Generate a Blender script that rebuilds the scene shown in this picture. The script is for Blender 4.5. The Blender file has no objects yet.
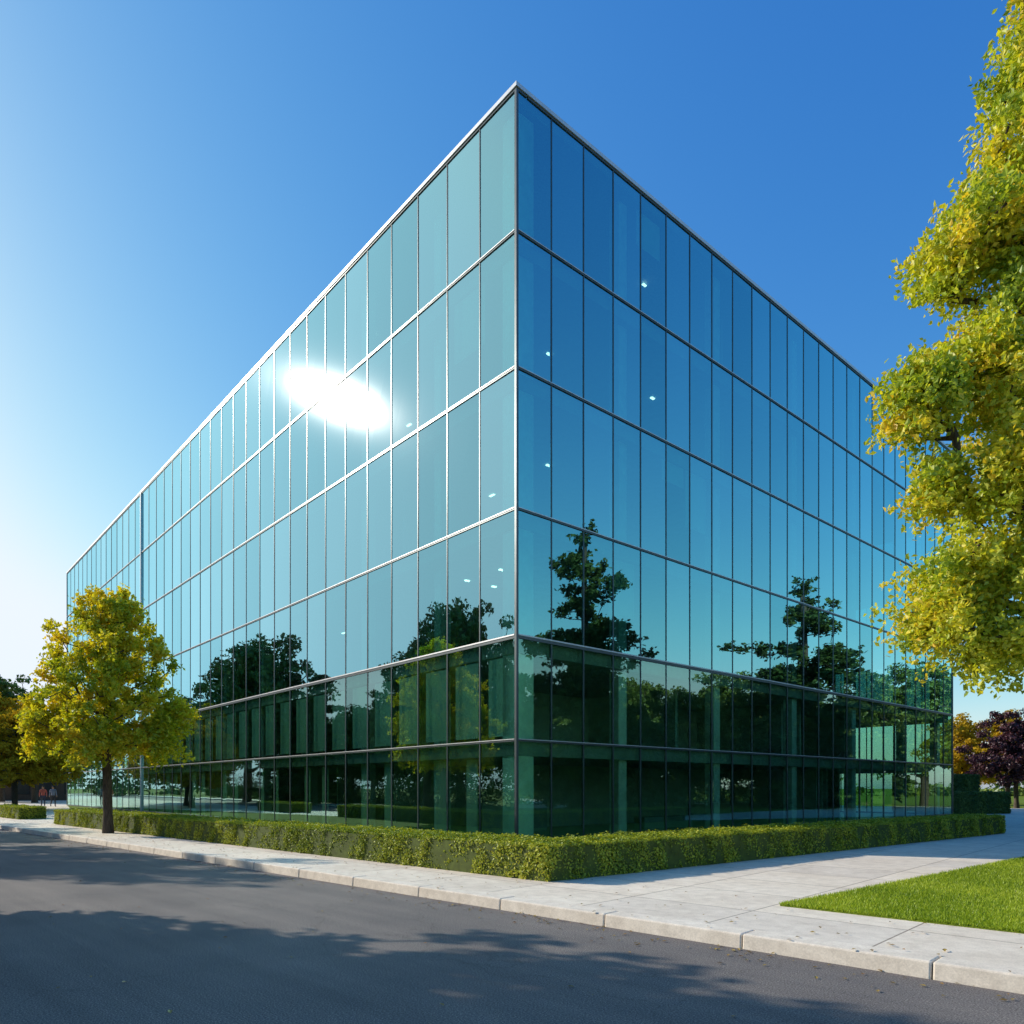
import bpy, math, random
import numpy as np
from mathutils import Vector
S=bpy.context.scene
S.view_settings.view_transform='Standard'; S.view_settings.look='None'; S.view_settings.exposure=0
rnd=random.Random(5)
COL=S.collection
# ------------------------------------------------------------------ materials
def newmat(name):
    m=bpy.data.materials.new(name); m.use_nodes=True
    nt=m.node_tree; nt.nodes.clear()
    out=nt.nodes.new('ShaderNodeOutputMaterial')
    return m,nt,out
def N(nt,t,**kw):
    n=nt.nodes.new(t)
    for k,v in kw.items():
        if k in n.inputs: n.inputs[k].default_value=v
        else: setattr(n,k,v)
    return n
def L(nt,a,b): nt.links.new(a,b)
def ramp(nt,fac,stops):
    r=nt.nodes.new('ShaderNodeValToRGB')
    e=r.color_ramp.elements
    while len(e)<len(stops): e.new(0.5)
    for i,(p,c) in enumerate(stops):
        e[i].position=p; e[i].color=(*c,1)
    L(nt,fac,r.inputs[0]); return r
def mixc(nt,a,b,fac,mode='MIX'):
    m=nt.nodes.new('ShaderNodeMix'); m.data_type='RGBA'; m.blend_type=mode
    for sock,v in ((m.inputs[6],a),(m.inputs[7],b),(m.inputs[0],fac)):
        if hasattr(v,'is_linked') or hasattr(v,'links'): L(nt,v,sock)
        elif isinstance(v,tuple): sock.default_value=(*v,1)
        else: sock.default_value=v
    return m.outputs[2]
def math_(nt,op,a,b=0.0,clamp=False,c=None):
    m=nt.nodes.new('ShaderNodeMath'); m.operation=op; m.use_clamp=clamp
    for i,v in enumerate((a,b)):
        if hasattr(v,'links'): L(nt,v,m.inputs[i])
        else: m.inputs[i].default_value=v
    if c is not None: m.inputs[2].default_value=c
    return m.outputs[0]
def noise(nt,vec,scale,detail=4,rough=.55):
    n=N(nt,'ShaderNodeTexNoise',Scale=scale,Detail=detail,Roughness=rough)
    if vec is not None: L(nt,vec,n.inputs['Vector'])
    return n.outputs['Fac']
def objc(nt): return nt.nodes.new('ShaderNodeTexCoord').outputs['Object']
def bump(nt,h,strength,dist):
    b=N(nt,'ShaderNodeBump',Strength=strength,Distance=dist); L(nt,h,b.inputs['Height']); return b.outputs['Normal']
def simple(name,col,rough=.6,metal=0,var=.12,vs=3.0,spec=.5):
    m,nt,out=newmat(name); p=N(nt,'ShaderNodeBsdfPrincipled',Roughness=rough,Metallic=metal)
    p.inputs['Specular IOR Level'].default_value=spec
    n=noise(nt,objc(nt),vs)
    r=ramp(nt,n,[(.3,tuple(c*(1-var) for c in col)),(.7,tuple(min(1,c*(1+var)) for c in col))])
    L(nt,r.outputs[0],p.inputs['Base Color']); L(nt,p.outputs[0],out.inputs[0]); return m

def foliage(name,stops,trans=.35,gloss=.06,rough=.45):
    m,nt,out=newmat(name)
    a=N(nt,'ShaderNodeAttribute',attribute_name='tint')
    r=ramp(nt,a.outputs['Fac'],stops)
    d=N(nt,'ShaderNodeBsdfDiffuse'); L(nt,r.outputs[0],d.inputs['Color'])
    last=d.outputs[0]
    if trans>0:
        t=N(nt,'ShaderNodeBsdfTranslucent')
        tc=mixc(nt,r.outputs[0],(1.0,.97,.4),1.0,'MULTIPLY'); 
        L(nt,tc,t.inputs['Color'])
        mx=N(nt,'ShaderNodeMixShader'); mx.inputs[0].default_value=trans
        L(nt,d.outputs[0],mx.inputs[1]); L(nt,t.outputs[0],mx.inputs[2]); last=mx.outputs[0]
    if gloss>0:
        g=N(nt,'ShaderNodeBsdfGlossy',Roughness=rough); g.inputs['Color'].default_value=(.9,.95,1,1)
        m2=N(nt,'ShaderNodeMixShader'); m2.inputs[0].default_value=gloss
        L(nt,last,m2.inputs[1]); L(nt,g.outputs[0],m2.inputs[2]); last=m2.outputs[0]
    L(nt,last,out.inputs[0]); return m
M_leafY=foliage('leaf_yellow_green',[(0,(.24,.34,.018)),(.35,(.52,.56,.03)),(.7,(.82,.70,.04)),(1,(.86,.58,.035))],.48,.03)
M_leafR=foliage('leaf_gold_green',[(0,(.20,.32,.03)),(.35,(.48,.57,.05)),(.7,(.80,.73,.065)),(1,(.88,.58,.05))],.48,.03)
M_leafG=foliage('leaf_green',[(0,(.05,.10,.015)),(.5,(.12,.18,.025)),(1,(.22,.26,.035))],0,.04)
M_leafC=foliage('needle_dark_green',[(0,(.035,.065,.02)),(.5,(.065,.10,.03)),(1,(.12,.15,.035))],0,0)
M_leafO=foliage('leaf_orange',[(0,(.36,.24,.02)),(.5,(.58,.38,.03)),(1,(.6,.42,.05))],.3,0)
M_leafP=foliage('leaf_plum',[(0,(.03,.012,.02)),(.5,(.07,.022,.035)),(1,(.14,.045,.04))],0,.04)
M_hedge=foliage('hedge_leaf',[(0,(.16,.22,.015)),(.5,(.40,.45,.035)),(1,(.64,.60,.055))],.3,.03)
M_grassb=foliage('grass_blade',[(0,(.17,.26,.014)),(.5,(.36,.47,.025)),(1,(.52,.58,.06))],.32,.02)
M_hcore=simple('hedge_core',(.07,.095,.012),.9,0,.3,6)
M_litter=foliage('leaf_litter',[(0,(.16,.09,.02)),(.5,(.35,.24,.04)),(1,(.30,.12,.03))],.1)

def barkmat():
    m,nt,out=newmat('bark'); p=N(nt,'ShaderNodeBsdfPrincipled',Roughness=.9)
    v=N(nt,'ShaderNodeMapping'); v.inputs['Scale'].default_value=(6,6,1.2); L(nt,objc(nt),v.inputs[0])
    n=noise(nt,v.outputs[0],4,6,.7)
    r=ramp(nt,n,[(.3,(.03,.022,.016)),(.7,(.14,.105,.075))]); L(nt,r.outputs[0],p.inputs['Base Color'])
    L(nt,bump(nt,n,.8,.03),p.inputs['Normal']); L(nt,p.outputs[0],out.inputs[0]); return m
M_bark=barkmat()

def asphalt():
    m,nt,out=newmat('asphalt'); p=N(nt,'ShaderNodeBsdfPrincipled',Roughness=.85)
    p.inputs['Specular IOR Level'].default_value=.3
    c=objc(nt)
    fine=noise(nt,c,70,5,.85); big=noise(nt,c,.45,5,.6)
    mp=N(nt,'ShaderNodeMapping'); mp.inputs['Scale'].default_value=(.15,2.2,1); L(nt,c,mp.inputs[0])
    streak=noise(nt,mp.outputs[0],1.0,4,.6)
    r1=ramp(nt,fine,[(.36,(.055,.049,.046)),(.5,(.16,.142,.131)),(.64,(.46,.41,.37))])
    r2=ramp(nt,big,[(.3,(.78,.78,.8)),(.7,(1.15,1.12,1.08))])
    r3=ramp(nt,streak,[(.35,(.86,.86,.87)),(.65,(1.10,1.09,1.07))])
    x=mixc(nt,r1.outputs[0],r2.outputs[0],1.0,'MULTIPLY'); x=mixc(nt,x,r3.outputs[0],1.0,'MULTIPLY')
    vo=N(nt,'ShaderNodeTexVoronoi',Scale=.22); vo.feature='DISTANCE_TO_EDGE'
    nn=N(nt,'ShaderNodeTexNoise',Scale=1.5,Detail=5)
    L(nt,c,nn.inputs['Vector']); add=N(nt,'ShaderNodeVectorMath'); add.operation='ADD'
    L(nt,c,add.inputs[0]); L(nt,nn.outputs['Color'],add.inputs[1]); L(nt,add.outputs[0],vo.inputs['Vector'])
    ck=ramp(nt,vo.outputs['Distance'],[(.0,(.55,.55,.55)),(.004,(1,1,1))])
    x=mixc(nt,x,ck.outputs[0],.5,'MULTIPLY')
    L(nt,x,p.inputs['Base Color'])
    L(nt,bump(nt,fine,.6,.008),p.inputs['Normal']); L(nt,p.outputs[0],out.inputs[0]); return m
M_asph=asphalt()

def concrete(name,joints=True):
    m,nt,out=newmat(name); p=N(nt,'ShaderNodeBsdfPrincipled',Roughness=.8)
    p.inputs['Specular IOR Level'].default_value=.3
    c=objc(nt)
    big=noise(nt,c,.8,6,.65); fine=noise(nt,c,60,3,.6); mid=noise(nt,c,5,5,.7)
    r=ramp(nt,big,[(.3,(.74,.64,.515)),(.7,(.86,.765,.635))])
    rf=ramp(nt,fine,[(.3,(.86,.86,.86)),(.7,(1.08,1.08,1.08))])
    rm=ramp(nt,mid,[(.3,(.82,.81,.80)),(.6,(1.03,1.03,1.03))])
    x=mixc(nt,r.outputs[0],rf.outputs[0],1.0,'MULTIPLY'); x=mixc(nt,x,rm.outputs[0],1.0,'MULTIPLY')
    if joints:
        b=nt.nodes.new('ShaderNodeTexBrick'); b.offset=0; b.squash=1
        b.inputs['Scale'].default_value=1; b.inputs['Mortar Size'].default_value=.012; b.inputs['Mortar Smooth'].default_value=.2
        b.inputs['Brick Width'].default_value=1.8; b.inputs['Row Height'].default_value=1.5
        b.inputs['Color1'].default_value=(.90,.90,.91,1); b.inputs['Color2'].default_value=(1.06,1.05,1.03,1); b.inputs['Mortar'].default_value=(.42,.40,.38,1)
        L(nt,c,b.inputs['Vector'])
        x=mixc(nt,x,b.outputs['Color'],1.0,'MULTIPLY')
    L(nt,x,p.inputs['Base Color']); L(nt,bump(nt,fine,.25,.004),p.inputs['Normal'])
    L(nt,p.outputs[0],out.inputs[0]); return m
M_conc=concrete('sidewalk_concrete'); M_kerb=concrete('kerb_concrete',False)

def lawnmat(name):
    m,nt,out=newmat(name); p=N(nt,'ShaderNodeBsdfPrincipled',Roughness=.95); p.inputs['Specular IOR Level'].default_value=.1
    c=objc(nt); a=noise(nt,c,25,5,.7); b=noise(nt,c,.25,4)
    r=ramp(nt,a,[(.3,(.07,.11,.01)),(.7,(.21,.28,.025))]); r2=ramp(nt,b,[(.3,(.85,.85,.8)),(.7,(1.15,1.1,1))])
    L(nt,mixc(nt,r.outputs[0],r2.outputs[0],1.0,'MULTIPLY'),p.inputs['Base Color'])
    L(nt,bump(nt,a,.6,.03),p.inputs['Normal']); L(nt,p.outputs[0],out.inputs[0]); return m
M_lawn=lawnmat('lawn_turf')

def glassmat(name,base,coef,c0,c1,tint):
    m,nt,out=newmat(name)
    g=nt.nodes.new('ShaderNodeNewGeometry'); rpi=g.outputs['Random Per Island']
    fr=N(nt,'ShaderNodeFresnel',IOR=1.5)
    fac=math_(nt,'MULTIPLY',fr.outputs[0],coef); fac=math_(nt,'ADD',fac,base)
    fac=math_(nt,'ADD',fac,math_(nt,'MULTIPLY',rpi,.07)); fac=math_(nt,'MINIMUM',fac,.95)
    rc=ramp(nt,rpi,[(0,c0),(1,c1)])
    c=objc(nt); n=noise(nt,c,.55,1,.4); nb=bump(nt,n,.18,.012)
    gl=N(nt,'ShaderNodeBsdfGlossy',Roughness=.0); L(nt,rc.outputs[0],gl.inputs['Color']); L(nt,nb,gl.inputs['Normal'])
    gh=N(nt,'ShaderNodeBsdfGlossy',Roughness=.085); gh.inputs['Color'].default_value=(.95,.97,1,1)
    mg=N(nt,'ShaderNodeMixShader'); mg.inputs[0].default_value=.022
    L(nt,gl.outputs[0],mg.inputs[1]); L(nt,gh.outputs[0],mg.inputs[2])
    tr=N(nt,'ShaderNodeBsdfTransparent'); tr.inputs['Color'].default_value=(*tint,1)
    mx=N(nt,'ShaderNodeMixShader'); L(nt,fac,mx.inputs[0]); L(nt,tr.outputs[0],mx.inputs[1]); L(nt,mg.outputs[0],mx.inputs[2])
    L(nt,mx.outputs[0],out.inputs[0]); return m
M_glass=glassmat('facade_glass',.37,2.3,(.36,.78,.83),(.46,.87,.91),(.32,.78,.72))
M_glass2=glassmat('lobby_glass',.16,1.5,(.56,.94,.84),(.64,.98,.90),(.58,.97,.82))
M_frame=simple('mullion_grey',(.09,.11,.12),.35,.5)
M_silver=simple('silver_trim',(.60,.61,.63),.4,.5,.06)
M_wall=simple('interior_wall',(.30,.34,.32),.8)
M_wallL=simple('lobby_wall',(.50,.56,.50),.8)
M_slab=simple('interior_ceiling',(.34,.38,.36),.8)
M_colm=simple('interior_column',(.84,.90,.85),.6)
M_floor=simple('interior_floor',(.30,.30,.28),.4)
M_blind=simple('roller_blind',(.60,.68,.60),.8,0,.1,1.0)
M_roof=simple('roof_gravel',(.3,.3,.29),.9,0,.2,20)
def emis(name,col,s):
    m,nt,out=newmat(name); e=N(nt,'ShaderNodeEmission',Strength=s); e.inputs[0].default_value=(*col,1); L(nt,e.outputs[0],out.inputs[0]); return m
M_lamp=emis('ceiling_lamp',(1,.9,.75),5)
M_brick=simple('brown_render',(.13,.085,.06),.85)
M_dglass=simple('dark_window',(.03,.04,.05),.1,0,.1)

# ------------------------------------------------------------------ mesh helpers
def mkobj(name,me,mats,parent=None,loc=None,rotz=0):
    for m in mats: me.materials.append(m)
    o=bpy.data.objects.new(name,me); COL.objects.link(o)
    if parent: o.parent=parent
    if loc: o.location=loc
    o.rotation_euler[2]=rotz
    return o
class MB:
    def __init__(s): s.v=[]; s.f=[]; s.m=[]
    def hexa(s,pts,mi=0):
        b=len(s.v); s.v+=pts
        for q in ((0,3,2,1),(4,5,6,7),(0,1,5,4),(1,2,6,5),(2,3,7,6),(3,0,4,7)):
            s.f.append(tuple(b+i for i in q)); s.m.append(mi)
    def quad(s,pts,mi=0):
        b=len(s.v); s.v+=pts; s.f.append(tuple(range(b,b+len(pts)))); s.m.append(mi)
    def obj(s,name,mats,parent=None,bevel=0,**k):
        me=bpy.data.meshes.new(name); me.from_pydata([tuple(p) for p in s.v],[],s.f); me.polygons.foreach_set('material_index',s.m); me.update()
        o=mkobj(name,me,mats,parent,**k)
        if bevel:
            b=o.modifiers.new('bevel','BEVEL'); b.width=bevel; b.segments=2
        return o
def mesh_np(name,V,tris_v=None,tint=None,mats=(),extra=None):
    n=len(V); verts=V.reshape(-1,3); nf=n
    loops=np.arange(n*4,dtype=np.int32)
    if extra is not None:
        ev,ef=extra; verts=np.vstack([verts,ev]); loops=np.concatenate([loops,(ef.reshape(-1)+n*4).astype(np.int32)]); nf+=len(ef)
    me=bpy.data.meshes.new(name)
    me.vertices.add(len(verts)); me.vertices.foreach_set('co',verts.astype(np.float32).ravel())
    me.loops.add(len(loops)); me.loops.foreach_set('vertex_index',loops)
    me.polygons.add(nf); me.polygons.foreach_set('loop_start',np.arange(0,nf*4,4,dtype=np.int32))
    try: me.polygons.foreach_set('loop_total',np.full(nf,4,dtype=np.int32))
    except Exception: pass
    mi=np.zeros(nf,dtype=np.int32); mi[n:]=1; me.polygons.foreach_set('material_index',mi)
    sm=np.zeros(nf,dtype=bool); sm[n:]=True; me.polygons.foreach_set('use_smooth',sm)
    me.update(calc_edges=True)
    a=me.attributes.new('tint','FLOAT','FACE'); t=np.zeros(nf,dtype=np.float32); t[:n]=tint; a.data.foreach_set('value',t)
    for m in mats: me.materials.append(m)
    return me
def rand_unit(R,n):
    v=R.normal(size=(n,3)); return v/np.linalg.norm(v,axis=1,keepdims=True)
def leaves(R,P,size,upbias=.5,aspect=.62,svar=.35,nrm=None):
    n=len(P)
    nv=rand_unit(R,n)
    if nrm is not None: nv=nv+nrm
    nv[:,2]+=upbias; nv/=np.linalg.norm(nv,axis=1,keepdims=True)
    u=np.cross(nv,rand_unit(R,n)); u/=np.linalg.norm(u,axis=1,keepdims=True)
    w=np.cross(nv,u)
    s=size*(1+svar*R.uniform(-1,1,n))[:,None]
    fold=nv*s*.10
    return np.stack([P-u*s*.5,P+w*s*.5*aspect+fold-u*s*.06,P+u*s*.5,P-w*s*.5*aspect+fold-u*s*.06],axis=1)
# ------------------------------------------------------------------ trees
def tubes(nodes,par,rad,sides=6):
    V=[];F=[];b=0
    ang=np.linspace(0,2*np.pi,sides,endpoint=False)
    for i,p in enumerate(par):
        if p<0: continue
        a=nodes[p]; c=nodes[i]; d=c-a; l=np.linalg.norm(d)
        if l<1e-4: continue
        d=d/l; x=np.cross(d,[0.13,.99,.05]); x/=np.linalg.norm(x)+1e-9; y=np.cross(d,x)
        ring=np.cos(ang)[:,None]*x+np.sin(ang)[:,None]*y
        ra=min(rad[p],rad[i]*1.5+.01) if rad[p]>rad[i]*2 else rad[p]
        V.append(a-d*ra*.3+ring*ra); V.append(c+ring*rad[i])
        for k in range(sides):
            k2=(k+1)%sides; F.append((b+k,b+k2,b+sides+k2,b+sides+k))
        b+=2*sides
    return np.vstack(V),np.array(F)
def tree_mesh(name,H,lobes,nclump,lpc,leaf,clump_r,mats,seed,trunk_r=.2,trunk_top=.8,upb=.5,flat=.6,trunk_xy=(0,0),lean=(0,0),first=.22,tw=.15,surf=.55,spray=False,cen=None,cw=.55,twig=.009):
    R=np.random.default_rng(seed)
    nodes=[];par=[]
    K=12
    for k in range(K+1):
        t=k/K; z=H*trunk_top*t
        nodes.append(np.array([trunk_xy[0]+lean[0]*t+tw*math.sin(3*t+seed)*t, trunk_xy[1]+lean[1]*t+tw*math.cos(4*t+seed)*t, z])); par.append(k-1)
    w=np.array([l[6] for l in lobes],float); w/=w.sum()
    C=[]
    idx=R.choice(len(lobes),nclump,p=w)
    for i in idx:
        l=lobes[i]; d=rand_unit(R,1)[0]; r=R.uniform(0,1)**(surf)
        r*=1+.12*math.sin(5*d[0]+seed)*math.cos(4*d[2]+i)
        C.append(np.array(l[:3])+d*r*np.array(l[3:6]))
    C=np.array(C)
    ax=np.array(trunk_xy)
    order=np.argsort(np.linalg.norm(C[:,:2]-ax,axis=1)+.2*abs(C[:,2]-H*.5))
    zmin=H*first
    for j in order:
        c=C[j]; A=np.array(nodes); D=c-A; dist=np.linalg.norm(D,axis=1)
        hz=np.linalg.norm(D[:,:2],axis=1)
        pen=dist+np.where(D[:,2]<hz*.25,(hz*.25-D[:,2])*1.6,0)+np.where(A[:,2]<zmin,50,0)
        b=int(np.argmin(pen)); a=A[b]; n=max(2,int(dist[b]/.7)+1); prev=b
        perp=R.normal(size=3)*dist[b]*.05
        for k in range(1,n+1):
            t=k/n; p=a+(c-a)*t; s=math.sin(math.pi*t); p=p+perp*s; p[2]+=s*dist[b]*.04
            nodes.append(p); par.append(prev); prev=len(nodes)-1
    nn=len(nodes); acc=np.zeros(nn); tip=.012
    for i in range(nn-1,-1,-1):
        if acc[i]==0: acc[i]=tip**2.2
        if par[i]>=0: acc[par[i]]+=acc[i]
    rad=acc**(1/2.2); rad*=trunk_r/rad[0]; rad=np.maximum(rad,twig)
    for k in range(K+1): rad[k]=max(rad[k],trunk_r*(1-.75*k/K))
    rad[0]*=1.35
    ev,ef=tubes(nodes,par,rad)
    n=nclump*lpc
    ci=np.repeat(np.arange(nclump),lpc)
    if spray:
        ns=7; sh=R.integers(0,ns,n)
        if cen is None: cen=(0,0,H*.5)
        outw=C-np.array(cen); outw/=np.linalg.norm(outw,axis=1,keepdims=True)+1e-6
        D=rand_unit(R,nclump*ns).reshape(nclump,ns,3)*.9+outw[:,None,:]*.9; D[:,:,2]+=.15
        D/=np.linalg.norm(D,axis=2,keepdims=True)
        LN=clump_r*R.uniform(.7,2.1,(nclump,ns))
        t=R.uniform(0,1,n)**.8
        P=C[ci]+D[ci,sh]*(t*LN[ci,sh])[:,None]
        P[:,2]-=.25*(t**2)*LN[ci,sh]*.6
        P+=R.normal(size=(n,3))*(.12*(1-.55*t)*clump_r/.36)[:,None]
    else:
        cr=clump_r*R.uniform(.65,1.35,nclump)
        d=rand_unit(R,n)*(R.uniform(0,1,n)**.45)[:,None]*cr[ci][:,None]; d[:,2]*=flat
        P=C[ci]+d
    ct=R.uniform(0,1,nclump)
    tint=np.clip(cw*ct[ci]+(1-cw)*R.uniform(0,1,n),0,1)
    V=leaves(R,P,leaf,upb)
    return mesh_np(name,V,None,tint,mats,(ev,ef))
def put(name,me,x,y,z=0.0,rot=0,sc=1.0):
    o=bpy.data.objects.new(name,me); COL.objects.link(o); o.location=(x,y,z); o.rotation_euler[2]=rot
    o.scale=(sc,sc,sc) if not isinstance(sc,tuple) else sc
    return o

lob=[(0,0,4.2,2.45,2.45,1.5,5),(0,0,5.8,1.9,1.9,1.4,3.8),(.0,0,7.1,1.05,1.05,.85,1.6),(-1.3,.3,3.0,1.3,1.2,.6,1.5),(1.4,-.2,3.0,1.15,1.2,.6,1.5),(.2,-1.3,2.9,1.2,1.1,.6,1.3),(-1.95,-.2,3.7,.8,.8,.6,.9),(1.9,.2,3.8,.75,.8,.5,.8),(0,1.2,3.0,1.3,1,.6,1.0)]
me=tree_mesh('maple_tree',8.4,lob,440,125,.13,.29,[M_leafY,M_bark],3,.16,.85,.6,.55,first=.2,surf=.5,spray=True,cen=(0,0,3.0),cw=.6)
put('maple_tree',me,-13.9,25.3,.15,0,(1.0,1.0,1.05))
ox,oy=9.9,11.6
lb=[(8.0,11,12.7,.8,.9,1.0,1.3),(7.75,11.2,11.0,.6,.8,.8,.9),(7.25,10.8,9.7,.85,1.0,.7,1.2),(6.6,10.9,9.4,.4,.5,.35,.4),(7.0,11,7.9,.9,1.0,.8,1.5),(6.1,10.8,7.3,.5,.7,.5,.6),(7.4,10.6,6.2,.9,1.0,.7,1.2),(6.5,10.9,6.3,.4,.6,.3,.45),
    (7.1,11,4.9,.9,1.0,.5,1.2),(6.45,11,4.3,.6,.7,.3,.7),(7.4,10.8,3.95,.9,.8,.35,1.0),(7.9,11,8.6,1,1.2,3,1.3),(10.6,11.8,9.0,3.0,3,4.4,4.5),(9.6,11.5,13,1.8,1.8,1.2,1.2)]
lb=[(a-ox,b-oy,c-.17,d,e,f,g) for a,b,c,d,e,f,g in lb]
me=tree_mesh('ash_tree',14.5,lb,600,170,.095,.33,[M_leafR,M_bark],8,.24,.85,.5,.7,first=.16,surf=.55,spray=True,cen=(0,0,7.5),cw=.6,twig=.014)
put('ash_tree',me,ox,oy,.17)
def rl(h,r,cb=.25):
    return [(0,0,h*.55,r,r,h*.26,4),(0,0,h*.76,r*.65,r*.65,h*.2,2),(r*.5,0,h*.38,r*.6,r*.6,h*.15,1.3),(-r*.5,r*.2,h*.36,r*.6,r*.6,h*.15,1.3),(0,-r*.5,h*.38,r*.6,r*.6,h*.15,1.3)]
me_g1=tree_mesh('lime_tree_mesh',12,rl(12,4.0),300,75,.30,.62,[M_leafG,M_bark],21,.25,.8,.5,.6,first=.15)
me_g2=tree_mesh('oak_tree_mesh',11,rl(11,4.6),300,75,.30,.65,[M_leafG,M_bark],22,.28,.75,.5,.6,first=.15)
me_o1=tree_mesh('cherry_tree_mesh',7,rl(7,3.0),200,100,.2,.5,[M_leafO,M_bark],23,.16,.8,.5,.6)
me_p1=tree_mesh('plum_tree_mesh',8,rl(8,3.4),220,110,.2,.5,[M_leafP,M_bark],24,.16,.8,.5,.6)
def cl(h,r,seed,n=17,rz=.45):
    q=random.Random(seed); out=[]
    for k in range(n):
        t=k/(n-1); z=h*(.10+.86*t); rr=r*(1-t)**.55+.4
        m=max(2,int(6*(1-t))+1)
        for j in range(m):
            a=j*2*math.pi/m+k*1.3+q.uniform(-.7,.7); ln=rr*q.uniform(.4,1.2)
            out.append((math.cos(a)*ln*.5,math.sin(a)*ln*.5,z+q.uniform(-.9,.9),ln*.48*abs(math.cos(a))+.45,ln*.48*abs(math.sin(a))+.45,rz,ln+.4))
    return out
me_c1=tree_mesh('cedar_tree_mesh',16,cl(16,5.2,1,15,.8),640,80,.26,.44,[M_leafC,M_bark],31,.3,.97,.3,.5,surf=.5,tw=.05,spray=True,cen=(0,0,6))
me_c2=tree_mesh('spruce_tree_mesh',13,cl(13,3.8,2),400,80,.27,.45,[M_leafC,M_bark],32,.26,.97,.5,.45,surf=.4,tw=.05)
put('lime_tree',me_g1,-14.6,9.7,0,.4,(1.0,1.0,.92))
put('lime_tree',me_g1,-10.2,3.6,0,2.1,(1.0,1.0,.95))
put('lime_tree',me_g1,-28.0,23.0,0,1.1,(.85,.85,1.12))
put('oak_tree',me_g2,-38,32,0,.3,1.2)
put('oak_tree',me_g2,-53.7,32.7,0,.8,(1.5,1.5,1.98))
put('oak_tree',me_g2,-62,36,0,2.8,(1.5,1.5,1.95))
put('oak_tree',me_g2,-56.5,55,0,1.3,(1.7,1.7,1.75))
put('oak_tree',me_g2,-64,61,0,2.3,(1.6,1.6,1.7))
put('spruce_tree',me_c2,-50.5,46.5,0,1.3,(1.25,1.25,1.0))
put('spruce_tree',me_c2,-54,50.5,0,2.3,(1.15,1.15,1.05))
for k in range(20):
    t=8+k*5.6+rnd.uniform(-1.5,1.5); off=8+15+rnd.uniform(-2,5)
    x=3.29-.7215*t-.692*off; y=6.94+.692*t-.7215*off
    put('oak_tree' if k%2 else 'lime_tree',me_g2 if k%2 else me_g1,x,y,0,rnd.uniform(0,6),rnd.uniform(1.05,1.35))
put('cedar_tree',me_c1,25.5,21.0,.1,.2,(1.25,1.25,1.06))
put('cedar_tree',me_c1,44.5,38.5,.1,1.6,(1.7,1.7,1.14))
for x,y,m,s in [(30,14,me_g1,.8),(36,22,me_g2,.85),(40,29,me_g1,.85),(46,33,me_g2,.95),(52,32,me_g2,1.0),(50,24,me_g1,1.0),(49.6,50.0,me_g2,1.2),(49,45,me_g1,1.0),(58,50,me_g1,1.1),(56,40,me_g2,1.2),(64,42,me_g2,1.2),(34,5,me_g2,.9),(42,12,me_g1,1),(48,18,me_g2,1),(54,26,me_g1,1.1),(60,34,me_g2,1.3)]:
    put('oak_tree' if m is me_g2 else 'lime_tree',m,x,y,.1,rnd.uniform(0,6),s)
put('plum_tree',me_p1,40.5,59,.1,.5,1.05)
put('plum_tree',me_p1,48,64,.1,2.5,1.0)
put('cherry_tree',me_o1,45,74,.1,.5,1.35)
put('cherry_tree',me_o1,54,80,.1,.5,1.5)
put('cherry_tree',me_o1,-33.8,50,.1,.5,1.12)
put('cherry_tree',me_o1,-38.8,53.5,.1,1.5,1.4)
put('lime_tree',me_g1,-57,82,.1,.5,1.25)
put('lime_tree',me_g1,-66,92,.1,.9,1.35)
put('oak_tree',me_g2,-50,77,.1,.5,.95)
def belt(name,C,rad,lpc,leaf,seed,mat):
    R=np.random.default_rng(seed); m=len(C); n=m*lpc
    ci=np.repeat(np.arange(m),lpc); P=C[ci]+rand_unit(R,n)*R.uniform(.3,1,n)[:,None]*np.array(rad); P[:,2]=np.abs(P[:,2])
    put(name,mesh_np(name,leaves(R,P,leaf),None,np.clip(.5*R.uniform(0,1,m)[ci]+.5*R.uniform(0,1,n),0,1),[mat]),0,0)
R=np.random.default_rng(77)
ang=R.uniform(0,2*np.pi,900); rr=R.uniform(150,190,900); hh=7+4*np.sin(ang*9)+3*np.sin(ang*23+1)
belt('distant_trees',np.stack([np.cos(ang)*rr,np.sin(ang)*rr+20,R.uniform(.0,1,900)*hh],1),(3.4,3.4,2.4),50,1.2,77,M_leafG)
m=420; t=R.uniform(-5,130,m); off=R.uniform(13,17,m); C=np.stack([3.29-.7215*t-.692*off,6.94+.692*t-.7215*off,R.uniform(0,1,m)*(2.6+1.0*np.sin(t*.5))],1)
belt('shrubs',C,(1.1,1.1,.9),75,.24,5,M_leafG)
m=420; t=R.uniform(0,1,m); off=R.uniform(0,4,m); C=np.stack([24+44*t+off,-4+56*t-off*.8-9*np.sin(t*3.1),R.uniform(0,1,m)*(3.2+1.2*np.sin(t*17))],1)
belt('shrubs',C,(1.3,1.3,1.0),75,.28,6,M_leafG)

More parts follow.
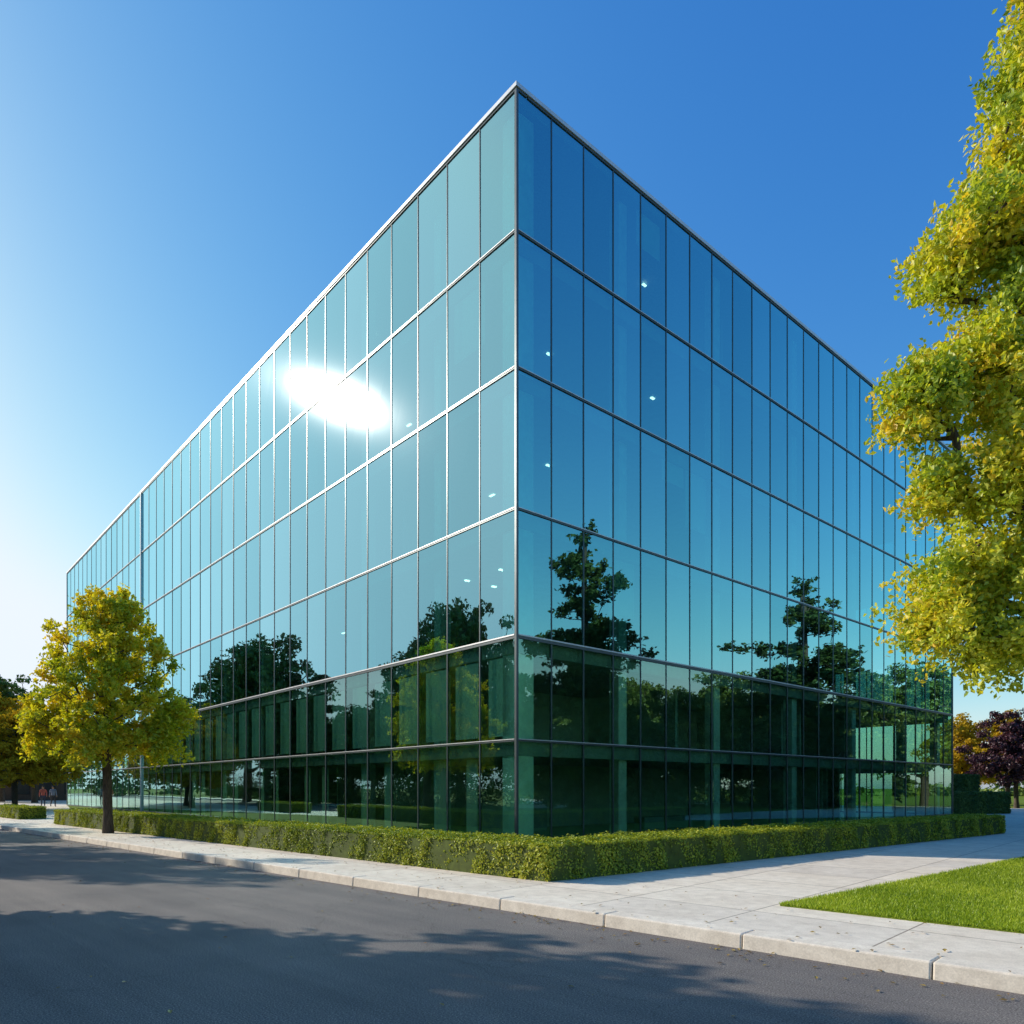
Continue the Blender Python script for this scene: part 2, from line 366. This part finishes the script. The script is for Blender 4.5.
# ------------------------------------------------------------------ ground, road, kerb, sidewalk
K=np.array([3.29,6.94]); uC=np.array([-.7215,.6925]); nC=np.array([.6925,.7215])
rotC=math.atan2(uC[1],uC[0])
def frame_obj(name,quads,mats,**k):
    mb=MB()
    for q in quads: mb.quad(q)
    return mb.obj(name,mats,loc=(K[0],K[1],0),rotz=rotC,**k)
g=MB(); g.quad([(-1500,-1500,-.006),(1500,-1500,-.006),(1500,1500,-.006),(-1500,1500,-.006)]); g.obj('ground',[M_lawn])
frame_obj('road',[[(-120,0,0),(260,0,0),(260,8,0),(-120,8,0)]],[M_asph])
sw=MB(); sw.hexa([(-120,-60,-.1),(260,-60,-.1),(260,-.33,-.1),(-120,-.33,-.1),(-120,-60,.15),(260,-60,.15),(260,-.33,.15),(-120,-.33,.15)])
sw.obj('sidewalk',[M_conc],loc=(K[0],K[1],0),rotz=rotC)
kb=MB()
for side in (0,1):
    x=-60.0
    while x<140:
        w=1.8; y0,y1=(-.322,0.0) if side==0 else (8.0,8.32)
        j=rnd.uniform(-.004,.004)
        kb.hexa([(x+.006,y0,-.05),(x+w-.006,y0,-.05),(x+w-.006,y1+j,-.05),(x+.006,y1+j,-.05),(x+.006,y0,.156+j),(x+w-.006,y0,.156+j),(x+w-.006,y1-.02+j,.154+j),(x+.006,y1-.02+j,.154+j)])
        x+=w
kb.obj('kerb',[M_kerb],bevel=.018,loc=(K[0],K[1],0),rotz=rotC)
sw2=MB(); sw2.hexa([(-120,8.33,-.1),(260,8.33,-.1),(260,10.6,-.1),(-120,10.6,-.1),(-120,8.33,.148),(260,8.33,.148),(260,10.6,.148),(-120,10.6,.148)])
sw2.obj('sidewalk',[M_conc],loc=(K[0],K[1],0),rotz=rotC)
Cb=np.array([.122,20.0]); e1=np.array([-.6585,.7526]); e2=np.array([.7526,.6585]); La=60.25; Lb=33.1
H0=np.array([.594,12.12]); dL=uC; dR=np.array([.7806,.625]); nL=nC; nR=np.array([-.625,.7806])
th=1.2
Amat=np.array([nL,nR]); Iin=H0+np.linalg.solve(Amat,np.array([th,th]))
Rend=H0+dR*20.9; Lend=H0+dL*28; Rin=Rend+nR*th; Lin=Lend+nL*th
def p3(p,z): return (float(p[0]),float(p[1]),z)
lw=MB()
G0=np.array([3.52,9.65]); gu=np.array([.763,.6465]); gv=np.array([.7215,-.692])
Cr=Cb+e2*Lb; Cl=Cb+e1*La
lw.quad([p3(Iin,.158),p3(Rin,.158),p3(Cr,.158),p3(Cb,.158)]); lw.quad([p3(Iin,.158),p3(Cb,.158),p3(Cl,.158),p3(Lin,.158)])
a=[G0,G0+gv*16,G0+gv*16+gu*60,G0+gu*60]
lw.hexa([p3(q,.10) for q in a]+[p3(q,.168) for q in a])
lw.obj('lawn',[M_lawn])
R=np.random.default_rng(9); n=190000
A=R.uniform(0,1,n)**1.3*13; B=R.uniform(-.02,6.5,n)
P=G0+A[:,None]*gu+B[:,None]*gv; P=np.column_stack([P,np.full(n,.166)])
hgt=R.uniform(.02,.05,n); th_=R.uniform(0,2*np.pi,n); dx=np.column_stack([np.cos(th_),np.sin(th_),np.zeros(n)])*R.uniform(.003,.007,n)[:,None]
ln=np.column_stack([R.normal(0,.35,n)*hgt,R.normal(0,.35,n)*hgt,hgt])
V=np.stack([P-dx,P+dx,P+ln+dx*.2,P+ln-dx*.2],1)
patch=.5+.5*np.sin(P[:,0]*2.1+np.sin(P[:,1]*1.7))
put('grass',mesh_np('grass',V,None,np.clip(.35*patch+.65*R.uniform(0,1,n),0,1),[M_grassb]),0,0)

# ------------------------------------------------------------------ hedges
def hedge(name,quads_xy,sides,z0,z1,dens,leaf,seed,mat):
    R=np.random.default_rng(seed); Ps=[];Ns=[]
    mb=MB()
    for q in quads_xy:
        b=[np.array(t) for t in q]
        cen=sum(b)/4
        nz=z1-.05
        qq=[t+(cen-t)/np.linalg.norm(cen-t)*.07 for t in b]
        mb.hexa([p3(t,z0) for t in qq]+[p3(t,nz) for t in qq])
        area=.5*abs(np.cross(b[2]-b[0],b[3]-b[1])); n=int(area*dens)
        u=R.uniform(0,1,(n,1)); v=R.uniform(0,1,(n,1))
        p=(b[0]*(1-u)+b[1]*u)*(1-v)+(b[3]*(1-u)+b[2]*u)*v
        Ps.append(np.column_stack([p,np.full(n,z1)])); Ns.append(np.tile([0,0,1.2],(n,1)))
    for a_,b_,nn in sides:
        ln=np.linalg.norm(b_-a_); n=int(ln*(z1-z0)*dens*1.3)
        u=R.uniform(0,1,(n,1)); p=a_*(1-u)+b_*u
        Ps.append(np.column_stack([p,R.uniform(z0+.01,z1,n)])); Ns.append(np.tile([nn[0]*1.2,nn[1]*1.2,0],(n,1)))
    P=np.vstack(Ps);Nn=np.vstack(Ns)
    w=.022*np.sin(P[:,0]*7+2*np.sin(P[:,1]*5))+.022*np.sin(P[:,1]*9+P[:,2]*8+np.sin(P[:,0]*13))
    P=P+Nn/1.2*(w[:,None]+R.normal(0,.022,len(P))[:,None]-.02)
    k=R.uniform(0,1,len(P))<.02; P[k]+=Nn[k]*R.uniform(.02,.06,k.sum())[:,None]
    tint=np.clip(.3+.2*np.sin(P[:,0]*3.3+P[:,1]*4.1)+.5*R.uniform(-.5,1,len(P)),0,1)
    cv=np.array(mb.v,float); cf=np.array(mb.f,int)
    me=mesh_np(name,leaves(R,P,leaf,.25,.65,.4,Nn),None,tint,[mat,M_hcore],(cv,cf))
    for p in list(me.polygons)[-len(cf):]: p.use_smooth=False
    return put(name,me,0,0)
hedge('boxwood_hedge',[(H0,Rend,Rin,Iin),(H0,Iin,Lin,Lend)],[(H0,Rend,-nR),(H0,Lend,-nL),(Rend,Rin,dR),(Lend,Lin,dL),(Iin,Rin,nR),(Iin,Lin,nL)],.15,.76,1900,.05,4,M_hedge)
q0=np.array([-24.3,36.2]); a,b=q0,q0+uC*7
hedge('boxwood_hedge',[(a,b,b+nC*1.2,a+nC*1.2)],[(a,b,-nC),(a,a+nC*1.2,-uC)],.15,.75,700,.07,5,M_hedge)
a=np.array([25.6,43.0]); b=np.array([30.2,44.5]); nn=np.array([.31,-.95])
hedge('laurel_hedge',[(a,b,b-nn*2.5,a-nn*2.5)],[(a,b,nn),(b,b-nn*2.5,np.array([.95,.31]))],.15,1.45,500,.09,6,M_leafG)
a=np.array([27,48.5]); b=np.array([31.5,49.5])
hedge('laurel_hedge',[(a,b,b-nn*2.5,a-nn*2.5)],[(a,b,nn),(b,b-nn*2.5,np.array([.95,.31]))],.15,2.6,500,.1,7,M_leafG)

R=np.random.default_rng(15); n=1500
t=R.uniform(-6,40,n); o=np.where(R.uniform(0,1,n)<.55,-np.abs(R.normal(0,.35,n))-.01,R.uniform(0,2.6,n))
k=R.uniform(0,1,n)<.12; o[k]=-R.uniform(0,7,k.sum())
P=K+t[:,None]*uC+o[:,None]*nC; z=np.where(o<0,.012,.168)
P=np.column_stack([P,z])
put('fallen_leaves',mesh_np('fallen_leaves',leaves(R,P,.05,4.0),None,R.uniform(0,1,n),[M_litter]),0,0)

# ------------------------------------------------------------------ office building
bld=bpy.data.objects.new('office_building',None); COL.objects.link(bld)
ZL=[.15,3.01,5.84,9.32,13.16,16.88,20.83]
def P2(a,b): return Cb+a*e1+b*e2
corners=[P2(La,0),P2(0,0),P2(0,Lb),P2(La,Lb)]
sides=[(0,1,-e2,38),(1,2,-e1,25),(2,3,e2,38),(3,0,e1,25)]
glass=MB(); frame=MB(); trim=MB(); blinds=MB()
def fbox(mb,o,u,n,s0,s1,d0,d1,z0,z1):
    q=[o+u*s0+n*d0,o+u*s1+n*d0,o+u*s1+n*d1,o+u*s0+n*d1]
    mb.hexa([p3(t,z0) for t in q]+[p3(t,z1) for t in q])
for si,(i,j,n,np_) in enumerate(sides):
    o=corners[i]; u=corners[j]-o; Ls=np.linalg.norm(u); u=u/Ls; w=Ls/np_
    for f in range(6):
        z0,z1=ZL[f],ZL[f+1]
        for p in range(np_):
            q=[]
            for (ss,zz) in ((p*w+.01,z0+.02),((p+1)*w-.01,z0+.02),((p+1)*w-.01,z1-.02),(p*w+.01,z1-.02)):
                q.append(p3(o+u*ss+n*(rnd.uniform(-.0022,.0022)),zz))
            glass.quad(q,1 if f<2 else 0)
            if si==0 and f==1 or (si in(0,1) and f>1 and rnd.random()<.07):
                s0=p*w+ (.12 if f==1 else .05); s1=(p+1)*w-(.34 if f==1 else .05)
                zb=z0+.15 if f==1 else z1-.4-rnd.uniform(.6,2.2)
                blinds.quad([p3(o+u*s0-n*.22,zb),p3(o+u*s1-n*.22,zb),p3(o+u*s1-n*.22,z1-.46),p3(o+u*s0-n*.22,z1-.46)])
            elif f==0 and (si==0 and p%3!=1):
                s0=p*w+.3; s1=p*w+.3+.55
                blinds.quad([p3(o+u*s0-n*.5,z0+.1),p3(o+u*s1-n*.5,z0+.1),p3(o+u*s1-n*.5,z1-.46),p3(o+u*s0-n*.5,z1-.46)])
    for p in range(1,np_):
        if si==0 and p==np_-23: fbox(trim,o,u,n,p*w-.04,p*w+.04,-.06,.10,ZL[0],ZL[-1]-.12)
        else: fbox(frame,o,u,n,p*w-.017,p*w+.017,-.06,.018,ZL[0],ZL[-1]-.10)
    for f in range(0,6):
        z=ZL[f]; h=.036 if f!=2 else .06
        if f==0: fbox(frame,o,u,n,.046,Ls-.046,-.08,.05,z-.1,z+.10)
        else:
            fbox(frame,o,u,n,.046,Ls-.046,-.08,.03,z-h,z+h*.35)
            fbox(trim,o,u,n,.046,Ls-.046,-.07,.045,z+h*.35,z+h)
    fbox(trim,o,u,n,.4,Ls+.06,-.4,.06,ZL[-1]-.07,ZL[-1]+.045)
    fbox(frame,o,u,n,.4,Ls+.03,-.35,.03,ZL[-1]-.14,ZL[-1]-.072)
    fbox(frame,o,u,n,Ls-.04,Ls+.04,-.04,.04,.05,ZL[-1]-.142)
glass.obj('glass_panels',[M_glass,M_glass2],bld); frame.obj('mullions',[M_frame],bld); trim.obj('transom_trim_and_coping',[M_silver],bld); blinds.obj('roller_blinds',[M_blind],bld)
inn=MB()
def bb(mb,a0,a1,b0,b1,z0,z1,mi=0):
    q=[P2(a0,b0),P2(a0,b1),P2(a1,b1),P2(a1,b0)]
    mb.hexa([p3(t,z0) for t in q]+[p3(t,z1) for t in q],mi)
bb(inn,.12,La-.12,.12,Lb-.12,.05,.17,2)
for f in range(1,6): bb(inn,.16,La-.16,.16,Lb-.16,ZL[f]-.42,ZL[f]-.01,0)
bb(inn,.07,La-.07,.07,Lb-.07,ZL[6]-.36,ZL[6]-.15,3)
bb(inn,7,La-7,7,Lb-7,ZL[2]-.2,ZL[6]-.30,1)
bb(inn,6,La-6,6,Lb-6,.12,ZL[2]-.25,4)
# added wall across the corridor, blocks sun coming in from the far elevation
bb(inn,6.6,6.8,Lb-6.5,Lb-.3,.12,ZL[6]-.31,1)
for f in range(6):
    for k in range(9):
        a=rnd.uniform(8,La-8); bb(inn,a,a+.12,1.6,7.1,ZL[f]-.005 if f else .16,ZL[f+1]-.35,1 if f>1 else 4)
        if k<4:
            b=rnd.uniform(8,Lb-8); bb(inn,1.6,7.1,b,b+.12,ZL[f]-.005 if f else .16,ZL[f+1]-.35,1 if f>1 else 4)
bb(inn,4.2,5.0,2.2,5.2,.16,1.25,1); bb(inn,2.4,2.9,8.5,11.5,.16,.6,1)
inn.obj('floor_slabs_and_core',[M_slab,M_wall,M_floor,M_roof,M_wallL],bld)
cm=MB()
bb(cm,.22,.85,.22,.85,.1,ZL[6]-.4)
for k in range(1,13): a=k*La/38*3; bb(cm,a-.2,a+.2,.75,1.15,.1,ZL[6]-.4)
for b in (4.9,10.2,15.9,21.5,27.5,32.2): bb(cm,.4,.8,b-.2,b+.2,.1,ZL[6]-.4)
cm.obj('columns',[M_colm],bld,bevel=.02)
lp=MB()
for f in range(2,6):
    for k in range(8):
        if rnd.random()<.4:
            a=rnd.uniform(1.5,16); b=rnd.uniform(1.5,5.5)
            bb(lp,a,a+.26,b,b+.08,ZL[f+1]-.46,ZL[f+1]-.425)
        if rnd.random()<.4:
            a=rnd.uniform(1.5,5.5); b=rnd.uniform(1.5,9)
            bb(lp,a,a+.09,b,b+.18,ZL[f+1]-.46,ZL[f+1]-.425)
lp.obj('ceiling_lights',[M_lamp],bld)

hs=bpy.data.objects.new('brick_shop',None); COL.objects.link(hs)
w=MB(); X0,X1,Y0,Y1=-70,-50,92,104
w.hexa([(X0,Y0,0),(X1,Y0,0),(X1,Y1,0),(X0,Y1,0),(X0,Y0,3.8),(X1,Y0,3.8),(X1,Y1,3.8),(X0,Y1,3.8)]); w.obj('walls',[M_brick],hs)
w=MB(); w.hexa([(X0-.5,Y0-.6,3.8),(X1+.5,Y0-.6,3.8),(X1+.5,Y1+.5,3.8),(X0-.5,Y1+.5,3.8),(X0-.5,Y0-.6,4.3),(X1+.5,Y0-.6,4.3),(X1+.5,Y1+.5,4.3),(X0-.5,Y1+.5,4.3)]); w.obj('roof',[M_roof],hs)
w=MB()
for k in range(6):
    x=X0+1.2+k*3.2; z0=.1 if k==3 else .9
    w.hexa([(x,Y0-.05,z0),(x+2,Y0-.05,z0),(x+2,Y0+.1,z0),(x,Y0+.1,z0),(x,Y0-.05,2.7),(x+2,Y0-.05,2.7),(x+2,Y0+.1,2.7),(x,Y0+.1,2.7)])
w.obj('windows_and_door',[M_dglass],hs)

def person(name,x,y,z,rot,shirt,trous,skin=(.45,.28,.2),hair=(.03,.02,.015)):
    J={'pel':(0,0,.95,.13),'waist':(0,0,1.08,.12),'chest':(0,.01,1.30,.15),'neck':(0,.0,1.47,.055),'head0':(0,-.01,1.56,.085),'head1':(0,-.01,1.66,.095),'head2':(0,0,1.70,.07),
       'sl':(.19,0,1.41,.06),'el':(.25,.05,1.13,.045),'hl':(.25,-.08,.90,.035),'fl':(.24,-.13,.80,.022),
       'sr':(-.19,0,1.41,.06),'er':(-.25,-.02,1.12,.045),'hr':(-.25,.10,.90,.035),'fr':(-.24,.11,.80,.022),
       'll':(.10,0,.90,.09),'kl':(.10,-.18,.50,.06),'al':(.10,-.22,.09,.042),'tl':(.10,-.38,.04,.035),
       'lr':(-.10,0,.90,.09),'kr':(-.10,.05,.50,.06),'ar':(-.10,.30,.13,.042),'tr':(-.10,.20,.04,.035)}
    E=[('pel','waist'),('waist','chest'),('chest','neck'),('neck','head0'),('head0','head1'),('head1','head2'),('chest','sl'),('sl','el'),('el','hl'),('hl','fl'),('chest','sr'),('sr','er'),('er','hr'),('hr','fr'),
       ('pel','ll'),('ll','kl'),('kl','al'),('al','tl'),('pel','lr'),('lr','kr'),('kr','ar'),('ar','tr')]
    ks=list(J); me=bpy.data.meshes.new(name+'_sk'); me.from_pydata([J[k][:3] for k in ks],[(ks.index(a),ks.index(b)) for a,b in E],[])
    o=bpy.data.objects.new('tmp',me); COL.objects.link(o)
    o.modifiers.new('s','SKIN')
    for i,k in enumerate(ks):
        sv=me.skin_vertices[0].data[i]; sv.radius=(J[k][3],J[k][3]); sv.use_root=(k=='pel')
    sb=o.modifiers.new('u','SUBSURF'); sb.levels=2
    dg=bpy.context.evaluated_depsgraph_get(); m2=bpy.data.meshes.new_from_object(o.evaluated_get(dg))
    bpy.data.objects.remove(o)
    m2.name=name
    for m in (simple('skin_'+name,skin,.6),simple('shirt_'+name,shirt,.8),simple('trousers_'+name,trous,.8),simple('hair_'+name,hair,.6)): m2.materials.append(m)
    for p in m2.polygons:
        c=p.center; p.use_smooth=True
        if c.z>1.62 or (c.z>1.53 and c.y>.02): p.material_index=3
        elif c.z>1.45: p.material_index=0
        elif abs(c.x)>.2 and c.z<.92: p.material_index=0
        elif c.z>.95 or (abs(c.x)>.2 and c.z>.9): p.material_index=1
        elif c.z<.08: p.material_index=3
        else: p.material_index=2
    return put(name,m2,x,y,z,rot)
person('pedestrian',-38.6,60.5,.15,.6,(.45,.12,.10),(.04,.05,.10))
person('pedestrian',-37.9,60.7,.15,.8,(.20,.25,.38),(.05,.05,.06))

# ------------------------------------------------------------------ light, sky, camera
sd=Vector((-.960,.365,.528)).normalized()
el=math.asin(sd.z); rot=math.atan2(sd.x,sd.y)
sun=bpy.data.lights.new('sun','SUN'); sun.energy=5.0; sun.angle=math.radians(.5); sun.color=(1,.92,.79)
so=bpy.data.objects.new('sun',sun); COL.objects.link(so); so.rotation_euler=sd.to_track_quat('Z','Y').to_euler(); so.location=(-40,15,40)
W=bpy.data.worlds.new('World'); S.world=W; W.use_nodes=True
nt=W.node_tree; bg=nt.nodes['Background']; sky=nt.nodes.new('ShaderNodeTexSky'); sky.sky_type='NISHITA'; sky.sun_disc=False
sky.sun_elevation=el; sky.sun_rotation=rot; sky.altitude=0; sky.air_density=1.0; sky.dust_density=.8; sky.ozone_density=3.0
sp=nt.nodes.new('ShaderNodeSeparateColor'); cb=nt.nodes.new('ShaderNodeCombineColor'); L(nt,sky.outputs[0],sp.inputs[0])
STR=.15
for i,(g_,a_,mxv) in enumerate(((1.80,2.3,.86),(1.16,1.42,.94),(.56,1.06,1.08))):
    v=math_(nt,'MULTIPLY',sp.outputs[i],.15); v=math_(nt,'POWER',v,g_); v=math_(nt,'MULTIPLY',v,a_); v=math_(nt,'SMOOTH_MIN',v,mxv,False,.35); v=math_(nt,'DIVIDE',v,STR)
    L(nt,v,cb.inputs[i])
nt.links.new(cb.outputs[0],bg.inputs[0]); bg.inputs[1].default_value=STR
cam=bpy.data.cameras.new('camera'); co=bpy.data.objects.new('camera',cam); COL.objects.link(co)
co.location=(0,0,1.7); co.rotation_euler=(math.radians(90),0,0)
cam.sensor_width=36; cam.lens=36*735/1024; cam.shift_y=276/1024; cam.clip_end=4000
S.camera=co
